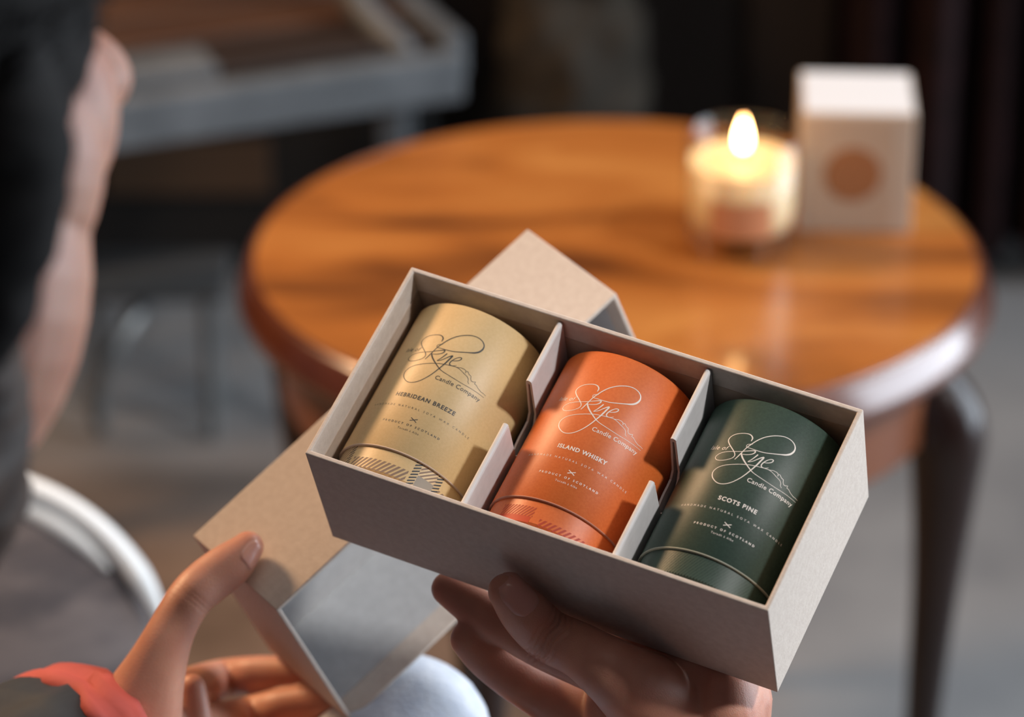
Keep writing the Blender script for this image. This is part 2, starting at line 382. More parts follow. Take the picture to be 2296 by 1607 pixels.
for ang in (-22, 68, 158, 248):
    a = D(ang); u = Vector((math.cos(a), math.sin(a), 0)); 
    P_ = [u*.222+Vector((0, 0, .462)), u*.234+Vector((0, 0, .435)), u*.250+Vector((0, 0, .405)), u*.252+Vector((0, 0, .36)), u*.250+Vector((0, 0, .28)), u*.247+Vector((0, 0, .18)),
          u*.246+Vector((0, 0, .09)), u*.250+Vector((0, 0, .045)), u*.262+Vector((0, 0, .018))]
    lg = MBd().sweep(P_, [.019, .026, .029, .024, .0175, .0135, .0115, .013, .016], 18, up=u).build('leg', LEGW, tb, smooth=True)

# ------------------------------------------------------------ burning candle and its carton
GC = TZ(1658, 560, TT); GC.z = TT
cn = thing('candle_glass', 'lit candle in a clear glass tumbler standing on the round table', 'candle', loc=GC)
def glass_mat():
    m, nt, N, Lk, P = node_mat('clear_glass')
    N.remove(P); out = N['Material Output']
    t = N.new('ShaderNodeBsdfTransparent'); t.inputs[0].default_value = (.97, .98, .98, 1)
    g = N.new('ShaderNodeBsdfGlossy'); g.inputs['Roughness'].default_value = .08
    fr = N.new('ShaderNodeLayerWeight'); fr.inputs['Blend'].default_value = .25
    pw = N.new('ShaderNodeMath'); pw.operation = 'POWER'; pw.inputs[1].default_value = 2.5; Lk.new(fr.outputs['Facing'], pw.inputs[0])
    ml = N.new('ShaderNodeMath'); ml.operation = 'MULTIPLY_ADD'; ml.inputs[1].default_value = .7; ml.inputs[2].default_value = .07; Lk.new(pw.outputs[0], ml.inputs[0])
    mx = N.new('ShaderNodeMixShader'); Lk.new(ml.outputs[0], mx.inputs[0]); Lk.new(t.outputs[0], mx.inputs[1]); Lk.new(g.outputs[0], mx.inputs[2])
    Lk.new(mx.outputs[0], out.inputs[0]); return m
GLM = glass_mat(); GR, GH = .0405, .089
MBd().lathe([(.0, .0), (.031, .0), (.036, .002), (.0385, .008), (GR, .03), (GR, GH), (GR-.001, GH+.0008), (GR-.0022, GH), (GR-.0024, .034), (GR-.004, .022), (GR-.010, .0185), (0, .018)], 72).build('tumbler', GLM, cn, smooth=True)
WAX = mat('cream_wax', srgb(238, 208, 160), .4, sss=.0)
WAX.node_tree.nodes['Principled BSDF'].inputs['Subsurface Weight'].default_value = .6
WAX.node_tree.nodes['Principled BSDF'].inputs['Subsurface Radius'].default_value = (1, .6, .3)
WAX.node_tree.nodes['Principled BSDF'].inputs['Subsurface Scale'].default_value = .012
wr = GR-.0028
MBd().lathe([(0, .0185), (wr-.008, .0190), (wr-.0015, .024), (wr, .034), (wr, .0705), (wr-.002, .069), (wr-.008, .0682), (0, .068)], 64).build('wax', WAX, cn, smooth=True)
MBd().sweep([(0, 0, .066), (.0005, 0, .073), (.0012, 0, .079)], [.0011]*3, 8, up=(1, 0, 0)).build('wick', BLK, cn, smooth=True)
def flame_mat():
    m, nt, N, Lk, P = node_mat('candle_flame'); N.remove(P)
    e = N.new('ShaderNodeEmission'); tc = N.new('ShaderNodeTexCoord'); s = N.new('ShaderNodeSeparateXYZ')
    Lk.new(tc.outputs['Object'], s.inputs[0]); mr = N.new('ShaderNodeMapRange'); mr.inputs['From Min'].default_value = .078; mr.inputs['From Max'].default_value = .118
    Lk.new(s.outputs[2], mr.inputs[0]); r = N.new('ShaderNodeValToRGB'); el = r.color_ramp.elements
    el[0].position = 0; el[0].color = (1, .56, .22, 1); el[1].position = 1; el[1].color = (1, .34, .06, 1)
    k = el.new(.4); k.color = (1, .58, .23, 1)
    Lk.new(mr.outputs[0], r.inputs[0]); Lk.new(r.outputs[0], e.inputs[0]); e.inputs[1].default_value = 46
    Lk.new(e.outputs[0], N['Material Output'].inputs[0]); return m
MBd().lathe([(0, .077), (.0026, .078), (.0042, .081), (.0047, .085), (.0040, .0905), (.0026, .0955), (.0011, .0995), (0, .1025)], 32).build('flame', flame_mat(), cn, smooth=True)
# printed label on the glass, towards the viewer
lb = MBd(); nn = 24; a0, a1 = D(-125), D(-62)
for i in range(nn+1):
    a = a0+(a1-a0)*i/nn
    for z in (.026, .052): lb.v.append(((GR+.0003)*math.cos(a), (GR+.0003)*math.sin(a), z))
lb.f = [(2*i, 2*i+2, 2*i+3, 2*i+1) for i in range(nn)]
lbo = lb.build('label', mat('terracotta_label', srgb(196, 134, 96), .6), bpy.data.objects['tumbler'], smooth=True)

cx0 = TZ(1787, 518, TT); cx1 = TZ(2040, 524, TT)
ex = (cx1-cx0); ex.z = 0; cwid = ex.length; ex.normalize(); ey = Vector((-ex.y, ex.x, 0))
Mc = Matrix((ex, ey, Vector((0, 0, 1)))).transposed().to_4x4(); Mc.translation = Vector((cx0.x, cx0.y, TT))
ct = thing('candle_carton', 'small square pale carton with a round brown window, behind the lit candle', 'carton', M=Mc)
CB = mat('pale_carton_board', srgb(186, 168, 152), .5, spec=.4); CH_ = .092
MBd().box((0, 0, 0), (cwid, .086, CH_)).build('carton_body', CB, ct, bevel=.0012)
MBd().box((.006, -.0006, .004), (cwid-.014, .0002, CH_-.004)).build('front_panel', mat('beige_panel', srgb(178, 154, 134), .6), ct)
ro = Matrix.Translation((cwid*.47, -.0007, CH_*.50)) @ Matrix.Rotation(D(90), 4, 'X')
MBd().lathe([(0, 0), (.0205, 0), (.0205, .0006), (0, .0006)], 48, ro).build('round_label', mat('brown_round_label', srgb(150, 98, 62), .6), bpy.data.objects['front_panel.001'])
MBd().box((.002, .002, CH_), (cwid-.002, .084, CH_+.0008)).build('top_flap', mat('white_board', srgb(212, 214, 218), .4, spec=.5), ct, bevel=.0006)
# ------------------------------------------------------------ gift box tray with dividers
gb = thing('gift_box_tray', 'open greige card box holding three candle tubes, held out in one hand', 'box', M=MB)
def shell(W_, L_, H_, t, mb, bottom='z'):
    """open box: rim at z=0, floor at z=-H"""
    o = [(0,0),(W_,0),(W_,L_),(0,L_)]; i = [(t,t),(W_-t,t),(W_-t,L_-t),(t,L_-t)]
    vs = [(x, y, 0) for x, y in o]+[(x, y, -H_) for x, y in o]+[(x, y, 0) for x, y in i]+[(x, y, -H_+t) for x, y in i]
    fs = [(7,6,5,4), (12,13,14,15)]
    for k in range(4):
        k2 = (k+1) % 4
        fs += [(k, k2, 4+k2, 4+k), (k, 8+k, 8+k2, k2), (8+k, 12+k, 12+k2, 8+k2)]
    return mb.add(vs, fs)
TK = .0021
shell(BW, BL, BH, TK, MBd()).build('tray_wall', PAPER, gb, bevel=.0006, seg=3)
# liner sheets start 12 mm under the rim
def liner(W_, L_, H_, t, d, th=.0003):
    mb = MBd()
    mb.box((t, t, -H_+t), (W_-t, L_-t, -H_+t+th))
    mb.box((t, t, -H_+t), (t+th, L_-t, -d)).box((W_-t-th, t, -H_+t), (W_-t, L_-t, -d))
    mb.box((t, t, -H_+t), (W_-t, t+th, -d)).box((t, L_-t-th, -H_+t), (W_-t, L_-t, -d))
    return mb
liner(BW, BL, BH, TK, .013).build('lining', TRAYLIN, gb)
# folded card dividers with a finger notch: two leaves, splayed a little along the notch
def divider(xt, xb, y_a, y_b):
    dv = MBd(); t = .0009; y0, y1 = TK+.0006, BL-TK-.0006; zb = -BH+TK+.0006; zt = -.0032; zn = -.031
    prof = [(y0, zb), (y0, zt)]
    r = .003
    prof += [(y_a-.001, zt), (y_a, zt-.001), (y_a+.0006, zn+.004), (y_a+.003, zn+.0008), (y_a+.006, zn)]
    prof += [(y_b-.006, zn+.001), (y_b-.003, zn+.002), (y_b-.0008, zn+.006), (y_b, zt-.001), (y_b+.001, zt), (y1, zt), (y1, zb)]
    def leaf(side):
        off = side*.0005
        def X(y, z):
            f = (z-zb)/(zt-zb); mid = math.exp(-((y-(y_a+y_b)/2)/.012)**2)
            return xb+(xt-xb)*f + side*(.0004 + .0012*mid*min(1, (1-f)*2.0)*(1 if f < .98 else 0))
        # grid of quads between bottom line and profile top
        ys = sorted(set([y0, y1, y_a-.0011, y_b+.0011] + [p[0] for p in prof] + list(np.linspace(y0, y1, 30))))
        def topz(y):
            pr = prof[1:-1]
            for (ya, za), (yb_, zb_) in zip(pr[:-1], pr[1:]):
                if ya <= y <= yb_: return za+(zb_-za)*((y-ya)/(yb_-ya) if yb_ > ya else 0)
            return zt
        nz = 10; V = []; F = []
        for s2 in (0, 1):
            for y in ys:
                tz = topz(y)
                for j in range(nz+1):
                    z = zb+(tz-zb)*j/nz; V.append((X(y, z)+(s2*t if side > 0 else -s2*t), y, z))
        n1 = nz+1; S = len(ys)*n1
        for i in range(len(ys)-1):
            for j in range(nz):
                a = i*n1+j; F.append((a, a+n1, a+n1+1, a+1)); F.append((S+a, S+a+1, S+a+n1+1, S+a+n1))
            a = i*n1+nz; F.append((a, a+n1, S+a+n1, S+a)); a = i*n1; F.append((a, S+a, S+a+n1, a+n1))
        for i in (0, len(ys)-1):
            for j in range(nz): a = i*n1+j; F.append((a, a+1, S+a+1, S+a))
        dv.add(V, F)
    leaf(1); leaf(-1)
    # folded ridge closing the leaves along the top
    for ya, yb_ in ((y0, y_a), (y_b, y1)):
        dv.sweep([(xt, ya, zt), (xt, yb_, zt)], [.0013, .0013], 10, cap=False, smooth=False)
    return dv
divider(.0690, .0667, .0424, .0640).build('divider', CARD, gb, smooth=False)
divider(.1345, .1333, .0385, .0593).build('divider', CARD, gb, smooth=False)

# ------------------------------------------------------------ three candle tubes
LOGO = [[(-6.26,69.24,0.29),(-6.23,70.64,0.55),(-7.08,71.68,0.46),(-8.41,72.14,0.36),(-10.22,72.03,0.29),(-12.14,71.58,0.29),(-13.97,70.82,0.32),(-15.2,69.75,0.32),(-15.74,68.51,0.38),(-15.52,67.35,0.42),(-14.39,65.9,0.42),(-12.75,64.43,0.4),(-11.17,63.03,0.38),(-10.21,61.93,0.38),(-9.9,60.96,0.34),(-10.28,59.96,0.29),(-11.29,59.09,0.25),(-12.85,58.32,0.25),(-14.6,57.89,0.25),(-16.35,57.89,0.25),(-17.44,58.43,0.25),(-17.88,59.32,0.25),(-17.51,60.25,0.25),(-16.44,61.24,0.25),(-14.58,62.07,0.25),(-12.62,62.57,0.25),(-10.24,63.05,0.25),(-7.95,63.62,0.27),(-6.22,64.35,0.29),(-4.7,65.01,0.34),(-3.54,65.45,0.42),(-2.9,65.52,0.51),(-2.78,64.97,0.51),(-3.07,64.33,0.42),(-3.7,63.69,0.34),(-4.78,63.08,0.29),(-5.97,62.69,0.27),(-7.03,62.53,0.25)],
[(-9.14,59.38,0.29),(-8.45,61.07,0.42),(-7.83,62.81,0.42),(-7.22,64.56,0.38),(-6.56,66.21,0.38),(-5.66,67.81,0.42),(-4.33,69.99,0.42),(-2.4,72.32,0.38),(-0.05,74.21,0.36),(2.51,75.6,0.36),(4.9,76.42,0.34),(7.17,76.55,0.34),(9.07,76.01,0.38),(10.31,74.97,0.46),(10.82,73.73,0.55),(10.71,72.35,0.67),(9.94,70.81,0.72),(8.56,69.6,0.63),(6.44,68.53,0.42),(3.53,67.29,0.36),(0.56,66.31,0.32),(-2.2,65.99,0.29),(-4.45,66.02,0.25),(-6.04,66.04,0.23),(-6.91,66.23,0.23),(-7.16,66.81,0.23),(-6.85,67.42,0.23),(-5.91,67.86,0.23),(-5.09,68.06,0.21)],
[(-7.87,63.01,0.63),(-6.74,61.32,0.63),(-5.17,59.76,0.57),(-3.16,58.17,0.46),(-1.29,56.88,0.38),(0.38,56.09,0.29),(2.87,55.51,0.25),(6.53,54.95,0.21),(10.21,54.63,0.19),(13.95,54.66,0.19),(17.44,54.66,0.17),(20.7,54.59,0.15)],
[(-1.3,64.47,0.51),(-1.9,63.12,0.46),(-2.76,61.46,0.34),(-3.7,59.99,0.25),(-2.08,60.9,0.29),(-0.87,62.26,0.34),(0.19,63.47,0.42),(1.26,64.22,0.59),(0.71,62.22,0.63),(0.05,60.08,0.59),(-0.57,58.37,0.51),(-1.24,56.77,0.46),(-2.15,54.7,0.42),(-3.4,52.38,0.38),(-4.95,50.25,0.34),(-6.52,48.68,0.34),(-8.33,47.61,0.32),(-10.45,47.2,0.32),(-12.33,47.71,0.34),(-14.12,48.98,0.38),(-15.23,50.4,0.42),(-15.62,52.17,0.38),(-14.91,53.81,0.32),(-13.35,55.2,0.27),(-10.99,56.28,0.25),(-8.17,57.25,0.25),(-5.38,58.13,0.25),(-2.97,58.77,0.25),(-0.52,59.3,0.25),(1.99,59.72,0.25),(3.87,60.06,0.25),(5.2,60.15,0.23),(6.72,59.85,0.21),(8.96,59.01,0.21),(10.68,58.42,0.21),(11.56,57.57,0.21),(11.92,56.52,0.19),(12.67,55.99,0.17)],
[(2.08,62.16,0.25),(3.26,62.57,0.27),(4.5,63.39,0.34),(5.06,64.22,0.42),(5.02,64.85,0.42),(4.33,64.86,0.34),(3.45,64.25,0.29),(2.43,62.94,0.38),(1.72,61.41,0.46),(1.72,60.37,0.46),(2.39,59.93,0.38),(3.41,60.08,0.27),(4.64,60.92,0.17)],
[(3.87,60.06,0.19),(5.39,60.25,0.21),(6.77,60.79,0.21),(8.15,60.84,0.23),(8.98,60.58,0.25),(9.25,59.45,0.25),(9.47,60.57,0.25),(9.96,60.55,0.23),(10.79,59.79,0.21),(11.91,59.49,0.23),(12.32,58.34,0.21),(12.89,57.68,0.21),(13.75,57.75,0.23),(14.64,58.32,0.27),(14.61,57.31,0.27),(15.58,57.22,0.21),(16.76,56.5,0.21),(18.47,55.92,0.19),(19.93,55.96,0.17),(21.1,55.79,0.15)]]

def smooth_line(pts, sub=5):
    P, R = dense([Vector((p[0], p[1], 0)) for p in pts], [p[2] for p in pts], sub)
    return [(p.x, p.y, r[0]) for p, r in zip(P, R)]
def ribbon(mb, pts, f):
    n = len(pts); V = []; F = []
    for i, (u, v, w_) in enumerate(pts):
        a = pts[max(i-1, 0)]; b = pts[min(i+1, n-1)]; dx, dy = b[0]-a[0], b[1]-a[1]; l = math.hypot(dx, dy) or 1
        nx_, ny_ = -dy/l*w_/2, dx/l*w_/2; V += [f(u+nx_, v+ny_), f(u-nx_, v-ny_)]
    for i in range(n-1): F.append((2*i, 2*i+1, 2*i+3, 2*i+2))
    mb.add(V, F)
def text_mesh(body, cap, width, x0, v0, bold=0, shear=0, center=False):
    """flat glyphs in mm: list of verts (u, v) and faces, fitted to a width"""
    cu = bpy.data.curves.new('t', 'FONT'); cu.body = body; cu.size = 1; cu.offset = bold; cu.shear = shear; cu.resolution_u = 4
    o = bpy.data.objects.new('t', cu); COL.objects.link(o)
    def ev(sp):
        cu.space_character = sp; bpy.context.view_layer.update()
        me = bpy.data.meshes.new_from_object(o.evaluated_get(bpy.context.evaluated_depsgraph_get()))
        V = np.array([v.co[:2] for v in me.vertices]); F = [tuple(p.vertices) for p in me.polygons]; bpy.data.meshes.remove(me); return V, F
    caph = .73
    s = cap/caph; V1, _ = ev(1.0); V2, _ = ev(1.5)
    w1, w2 = np.ptp(V1[:, 0])*s, np.ptp(V2[:, 0])*s
    sp = 1+.5*(width-w1)/(w2-w1) if w2 > w1 else 1
    sp = max(sp, .75)
    V, F = ev(sp); wx = np.ptp(V[:, 0])*s; kx = width/wx if wx > 0 else 1
    V = V-[V[:, 0].min(), 0]; V = V*[s*kx, s]
    bpy.data.objects.remove(o); bpy.data.curves.remove(cu)
    return [(x0+a, v0+b) for a, b in V], F
TRAD = .030
def make_tube(xc, u0, base_m, ink, name_text, name_w, look, kind):
    M = MB @ Matrix.Translation((xc, 0, -.0321))
    root = thing('candle_tube', look, 'candle tube', M=M)
    y_near, y_seam, y_far = .0040, .0152, .0888
    Rx = Matrix.Rotation(D(-90), 4, 'X')                 # lathe z -> +y
    r = TRAD
    MBd().lathe([(0, y_seam+.001), (r-.0022, y_seam+.001), (r-.0016, y_seam), (r-.0003, y_seam), (r, y_seam+.0004), (r, y_far-.0008), (r-.0003, y_far-.0002), (r-.0009, y_far), (0, y_far)], 128, Rx).build('sleeve', base_m, root, bevel=0, smooth=False); sleeve_o = [o for o in root.children if o.name.startswith('sleeve')][0]
    rb = r-.0009
    MBd().lathe([(0, y_near), (rb-.0008, y_near), (rb, y_near+.0008), (rb, y_seam+.0005), (0, y_seam+.0005)], 128, Rx).build('base', base_m, root); base_o = [o for o in root.children if o.name.startswith('base')][0]
    for nm in ('sleeve', 'base'): pass
    def on(u, v, rr): a = (u+u0)/1000/TRAD; return (rr*math.sin(a), v/1000, rr*math.cos(a))
    edge = {'y': srgb(190, 168, 150), 'o': srgb(176, 120, 100), 'g': srgb(150, 152, 138)}[kind]
    MBd().lathe([(r-.0012, y_seam-.0003), (r+.0000, y_seam-.0003), (r+.00015, y_seam), (r+.0000, y_seam+.0003), (r-.0012, y_seam+.0003)], 128, Rx, close=True).build('sleeve_lip', mat('lip_paper_'+kind, edge, .6), sleeve_o, smooth=True)
    ft = lambda u, v: on(u, v, r+.00006)
    lo = MBd()
    for k, st_ in enumerate(LOGO): ribbon(lo, smooth_line(st_) if k < 5 else st_, ft)
    lo.build('logo', ink, sleeve_o, fix=False)
    tx = MBd()
    for body, cap, wd, x0, v0, bold, sh in (
            ('Isle of', 2.1, 8.6, -22.4, 63.0, 0, .28), ('Candle Company', 2.0, 20.6, -.8, 51.6, .008, 0),
            (name_text, 1.9, name_w, -name_w/2, 40.2, .030, 0), ('HANDMADE NATURAL SOYA WAX CANDLE', .98, 46.8, -23.3, 35.3, -.004, 0),
            ('PRODUCT OF SCOTLAND', .95, 26.0, -13.0, 27.4, .022, 0), ('Toradh à Alba', .95, 9.4, -4.7, 25.1, -.004, 0)):
        V, F = text_mesh(body, cap, wd, x0, v0, bold, sh)
        tx.add([ft(*p) for p in V], F)
    # two crossed strokes above the origin line
    for a, b in (((-1.45, 31.5), (1.45, 30.0)), ((-1.45, 30.0), (1.45, 31.5))):
        ribbon(tx, [(*a, .34), ((a[0]+b[0])/2, (a[1]+b[1])/2, .30), (*b, .34)], ft)
    for sx in (-1, 1):
        ribbon(tx, [(sx*1.5, 31.15, .22), (sx*.75, 31.2, .22)], ft) if False else None
    tx.build('lettering', ink, sleeve_o, fix=False)
    # tartan on the base
    fb = lambda u, v: on(u-u0, v, rb+.00006)
    def block(mb, ua, ub, va, vb, pitch, wd, ang=D(52), uoff=0):
        """diagonal bars clipped to a rectangle"""
        if wd >= pitch:
            n_ = max(2, int((ub-ua)/.8)); V = []; F = []
            for i in range(n_+1):
                u = ua+(ub-ua)*i/n_; V += [fb(u, va), fb(u, vb)]
            mb.add(V, [(2*i, 2*i+2, 2*i+3, 2*i+1) for i in range(n_)]); return
        sl = math.tan(ang); VA, VB, NS = va, vb, max(1, int((vb-va)/1.0))
        for q_ in range(NS):
            bars(mb, ua, ub, VA+(VB-VA)*q_/NS, VA+(VB-VA)*(q_+1)/NS, pitch, wd, sl, ua-(VB-VA)/sl+uoff+(VB-VA)*q_/NS/sl)
    def bars(mb, ua, ub, va, vb, pitch, wd, sl, s0):
        while s0 < ub:
            poly = [(s0, va), (s0+wd, va), (s0+wd+(vb-va)/sl, vb), (s0+(vb-va)/sl, vb)]
            def clip(poly, f_in, isect):
                out = []
                for i in range(len(poly)):
                    p, q = poly[i], poly[(i+1) % len(poly)]
                    if f_in(p): out.append(p)
                    if f_in(p) != f_in(q): out.append(isect(p, q))
                return out
            poly = clip(poly, lambda p: p[0] >= ua, lambda p, q: (ua, p[1]+(q[1]-p[1])*(ua-p[0])/(q[0]-p[0])))
            if poly: poly = clip(poly, lambda p: p[0] <= ub, lambda p, q: (ub, p[1]+(q[1]-p[1])*(ub-p[0])/(q[0]-p[0])))
            if len(poly) > 2: mb.add([fb(*p) for p in poly], [tuple(range(len(poly)))])
            s0 += pitch
    if kind == 'y':
        GBI = mat('grey_brown_ink', srgb(134, 112, 96), .6)
        for bk_ in ((-17, 9.7, 4.3, 9.5, 2.2, 1.15), (13.8, 21.6, 9.9, 15, 2.2, 1.0, D(40)), (24.5, 40, 4.3, 9.5, 2.2, 1.1), (-40, -21.6, 4.3, 15, 2.2, .9)):
            g = MBd(); block(g, *bk_); g.build('tartan_stripe', GBI, base_o, fix=False)['label'] = 'grey-brown diagonal tartan hatching'
        g = MBd(); block(g, 13.8, 21.6, 4.3, 9.8, 1, 1); g.build('tartan_square', mat('grey_ink', srgb(150, 142, 130), .6), base_o, fix=False)
        for ua_ in (10.8, 21.6, -21.5):
            g = MBd(); block(g, ua_, ua_+2.8, 4.3, 15, 2.6, 1.3, D(30)); g.build('tartan_stripe', INKD, base_o, fix=False)['label'] = 'black diagonal tartan hatching'
    elif kind == 'o':
        RED = mat('dark_red_ink', srgb(170, 60, 34), .6)
        g = MBd(); block(g, -19.8, -3.5, 7.2, 11.7, 1.6, .8); g.build('tartan_stripe', RED, base_o, fix=False)
        g = MBd(); block(g, 0, 25, 4.3, 7.4, 2.2, 1.1); g.build('tartan_stripe', RED, base_o, fix=False)
        g = MBd(); block(g, -20, -4, 4.3, 7.1, 1, 1); g.build('tartan_square', mat('red_orange_ink', srgb(186, 62, 26), .6), base_o, fix=False)
    else:
        g = MBd(); block(g, -24, 24, 4.3, 14.6, 1.3, .5, D(60))
        g.build('tartan_stripe', mat('grey_green_ink', srgb(46, 68, 57), .5), base_o, fix=False)
    return root
make_tube(.0322, 1.3, YEL, INKD, 'HEBRIDEAN BREEZE', 27.2, 'pale yellow paper tube with dark lettering, leftmost in the open box', 'y')
make_tube(.1004, 3.0, ORG, INKW, 'ISLAND WHISKY', 21.5, 'bright orange paper tube with white lettering, middle of the open box', 'o')
make_tube(.1660, 4.0, GRN, INKW, 'SCOTS PINE', 16.3, 'dark green paper tube with white lettering, rightmost in the open box', 'g')
for o in bpy.data.objects:
    if o.type == 'MESH' and o.name.split('.')[0] in ('sleeve', 'base') and o.parent and o.parent.name.startswith('candle_tube'):
        o.data.polygons.foreach_set('use_smooth', [True]*len(o.data.polygons))
        e = o.modifiers.new('es', 'EDGE_SPLIT'); e.split_angle = D(40)

# ------------------------------------------------------------ lid, opening towards the lower right
lid = thing('gift_box_cover', 'greige lid of the gift box, held open side down behind the tray', 'lid', M=ML @ Matrix.Scale(-1, 4, (0, 0, 1)) if False else ML)
LW, LL, LH = .2033, .1005, .0600
mb = MBd(); shell(LW, LL, LH, TK, mb); mb.v = [(x_, y_, -z_) for x_, y_, z_ in mb.v]; mb.f = [tuple(reversed(f)) for f in mb.f]
mb.build('lid_wall', PAPER, lid, bevel=.0006, seg=3)
mb = liner(LW, LL, LH, TK, .0115); mb.v = [(x_, y_, -z_) for x_, y_, z_ in mb.v]; mb.f = [tuple(reversed(f)) for f in mb.f]
mb.build('lining', LINER, lid)['label'] = 'pale grey liner paper inside the lid'
# ------------------------------------------------------------ person
def skin_mat():
    m, nt, N, Lk, P = node_mat('skin')
    tc = N.new('ShaderNodeTexCoord')
    n = N.new('ShaderNodeTexNoise'); n.inputs['Scale'].default_value = 45; n.inputs['Detail'].default_value = 5
    Lk.new(tc.outputs['Object'], n.inputs['Vector'])
    r = N.new('ShaderNodeValToRGB'); r.color_ramp.elements[0].position = .3; r.color_ramp.elements[1].position = .7
    r.color_ramp.elements[0].color = srgb(190, 132, 112); r.color_ramp.elements[1].color = srgb(208, 154, 130)
    Lk.new(n.outputs['Fac'], r.inputs[0]); Lk.new(r.outputs[0], P.inputs['Base Color'])
    P.inputs['Roughness'].default_value = .48; P.inputs['Subsurface Weight'].default_value = .35
    P.inputs['Subsurface Radius'].default_value = (1, .3, .15); P.inputs['Subsurface Scale'].default_value = .006
    v = N.new('ShaderNodeTexVoronoi'); v.inputs['Scale'].default_value = 1500; Lk.new(tc.outputs['Object'], v.inputs['Vector'])
    n3 = N.new('ShaderNodeTexNoise'); n3.inputs['Scale'].default_value = 900; n3.inputs['Detail'].default_value = 4; Lk.new(tc.outputs['Object'], n3.inputs['Vector'])
    ad = N.new('ShaderNodeMath'); ad.operation = 'ADD'; Lk.new(v.outputs[0], ad.inputs[0]); Lk.new(n3.outputs['Fac'], ad.inputs[1])
    b = N.new('ShaderNodeBump'); b.inputs['Strength'].default_value = .16; b.inputs['Distance'].default_value = .0004
    Lk.new(ad.outputs[0], b.inputs['Height']); Lk.new(b.outputs[0], P.inputs['Normal'])
    return m
SKIN = skin_mat()
HC = CP(-450, 290, .93); HS = 1.08                                   # centre of the head, eye level
yaw, pit = D(66), D(24)
Fd = Vector((math.cos(yaw)*math.cos(pit), math.sin(yaw)*math.cos(pit), -math.sin(pit)))
Rt = Fd.cross(Vector((0, 0, 1))).normalized(); Up = Rt.cross(Fd).normalized()
HR = Matrix((Rt, Fd, Up)).transposed()                    # local x right, y forward, z up
def H(x_, y_, z_): return HC + HR @ Vector((x_, y_, z_))*HS
NB = HC + Vector((-.055, -.085, -.20))                    # base of the neck
SL, SR = NB + Vector((-.150, .105, -.03)), NB + Vector((.150, -.105, -.03))
EL, ER = Vector((-.37, 1.00, .655)), Vector((.06, .86, .62))
PV = NB + Vector((-.10, -.19, -.47))
PERS = thing('person', 'bearded person in dark jacket and pale trousers holding the box and its lid', 'person', loc=Vector((PV.x, PV.y, 0)))
B_ = MBd()
# head
B_.ell(H(0, -.012, .045), (.073, .094, .088), HR).ell(H(0, .028, -.030), (.060, .060, .078), HR).ell(H(0, .055, -.088), (.032, .030, .026), HR)
for s_ in (-1, 1):
    B_.ell(H(s_*.034, .042, -.040), (.035, .042, .060), HR).ell(H(s_*.027, .072, .027), (.032, .018, .018), HR).ell(H(s_*.041, .047, -.003), (.025, .028, .039), HR).ell(H(s_*.046, .056, .012), (.016, .023, .028), HR)
    B_.ell(H(s_*.048, .020, -.072), (.018, .035, .024), HR)
    B_.ell(H(s_*.076, -.012, -.012), (.007, .018, .032), HR).ell(H(s_*.080, -.018, .000), (.006, .015, .020), HR)
    B_.ell(H(s_*.012, .099, -.040), (.009, .010, .008), HR)
    B_.ell(H(s_*.031, .066, .010), (.0145, .0145, .0125), HR).ell(H(s_*.031, .068, -.008), (.017, .012, .009), HR)
B_.sweep([H(0, .086, .010), H(0, .099, -.015), H(0, .111, -.036)], [.008, .009, .0125], 14, up=Fd)
B_.sweep([H(-.022, .083, -.066), H(0, .093, -.064), H(.022, .083, -.066)], [.005, .0075, .005], 10, up=Up)
B_.sweep([H(-.019, .081, -.076), H(0, .090, -.076), H(.019, .081, -.076)], [.005, .0075, .005], 10, up=Up)
B_.sweep([H(0, -.03, -.05), H(0, -.045, -.11), NB+Vector((0, 0, .02)), NB+Vector((-.01, -.01, -.06))], [.053, .052, .058, .07], 56)
# torso, arms
B_.sweep([SL, NB+Vector((0, 0, -.06)), SR], [(.05, .05), (.07, .07), (.05, .05)], 40)
B_.sweep([NB+Vector((0, 0, -.08)), NB+Vector((-.03, -.06, -.25)), PV+Vector((0, 0, .06)), PV], [.105, .11, .10, .09], 40)
WR_ = CP(1530, 1705, 1.305); WL = CP(235, 1745, 1.375)
B_.sweep([SR, (SR+ER)/2, ER], [.048, .045, .038], 36); B_.sweep([ER, ER*.5+WR_*.5, WR_], [.038, .036, (.030, .024)], 36)
B_.sweep([SL, (SL+EL)/2, EL], [.048, .045, .038], 18); B_.sweep([EL, EL*.5+WL*.5, WL], [.038, .034, (.028, .024)], 18)
# --- right hand, holding the tray from below
bx = lambda px, py, ax, v: on_plane(px, py, MBi, MB, ax, v)
mm = .001
CF = CAMR @ Vector((0, 0, 1))                             # camera forward, in world
T0 = bx(1140, 1328, 1, -.0100)
T1 = bx(1178, 1374, 1, -.0115); T2 = bx(1230, 1424, 1, -.0122); T3 = bx(1300, 1458, 1, -.0135)
T4 = CP(1385, 1515, 1.272); T5 = CP(1475, 1580, 1.290); T6 = CP(1520, 1650, 1.30)
B_.sweep([T0, T1, T2, T3, T4, T5, T6], [(9.0*mm, 7.6*mm), (12.0*mm, 9.4*mm), (12.4*mm, 10.4*mm), (13.0*mm, 11*mm), (15.5*mm, 14*mm), (22*mm, 19*mm), (27*mm, 22*mm)], 24, up=MB.to_3x3() @ Vector((0, 1, 0)))
# palm under the floor of the tray
PAL = [bx(1560, 1560, 2, -BH-.022), bx(1450, 1500, 2, -BH-.022), bx(1380, 1450, 2, -BH-.020)]
B_.sweep([WR_, PAL[0], PAL[1]], [(28*mm, 22*mm), (31*mm, 19*mm), (30*mm, 17*mm)], 22, up=CF)
B_.ell(CP(1620, 1590, 1.30), (.018, .03, .03))
B_.ell(CP(1430, 1600, 1.315), (.022, .03, .026))
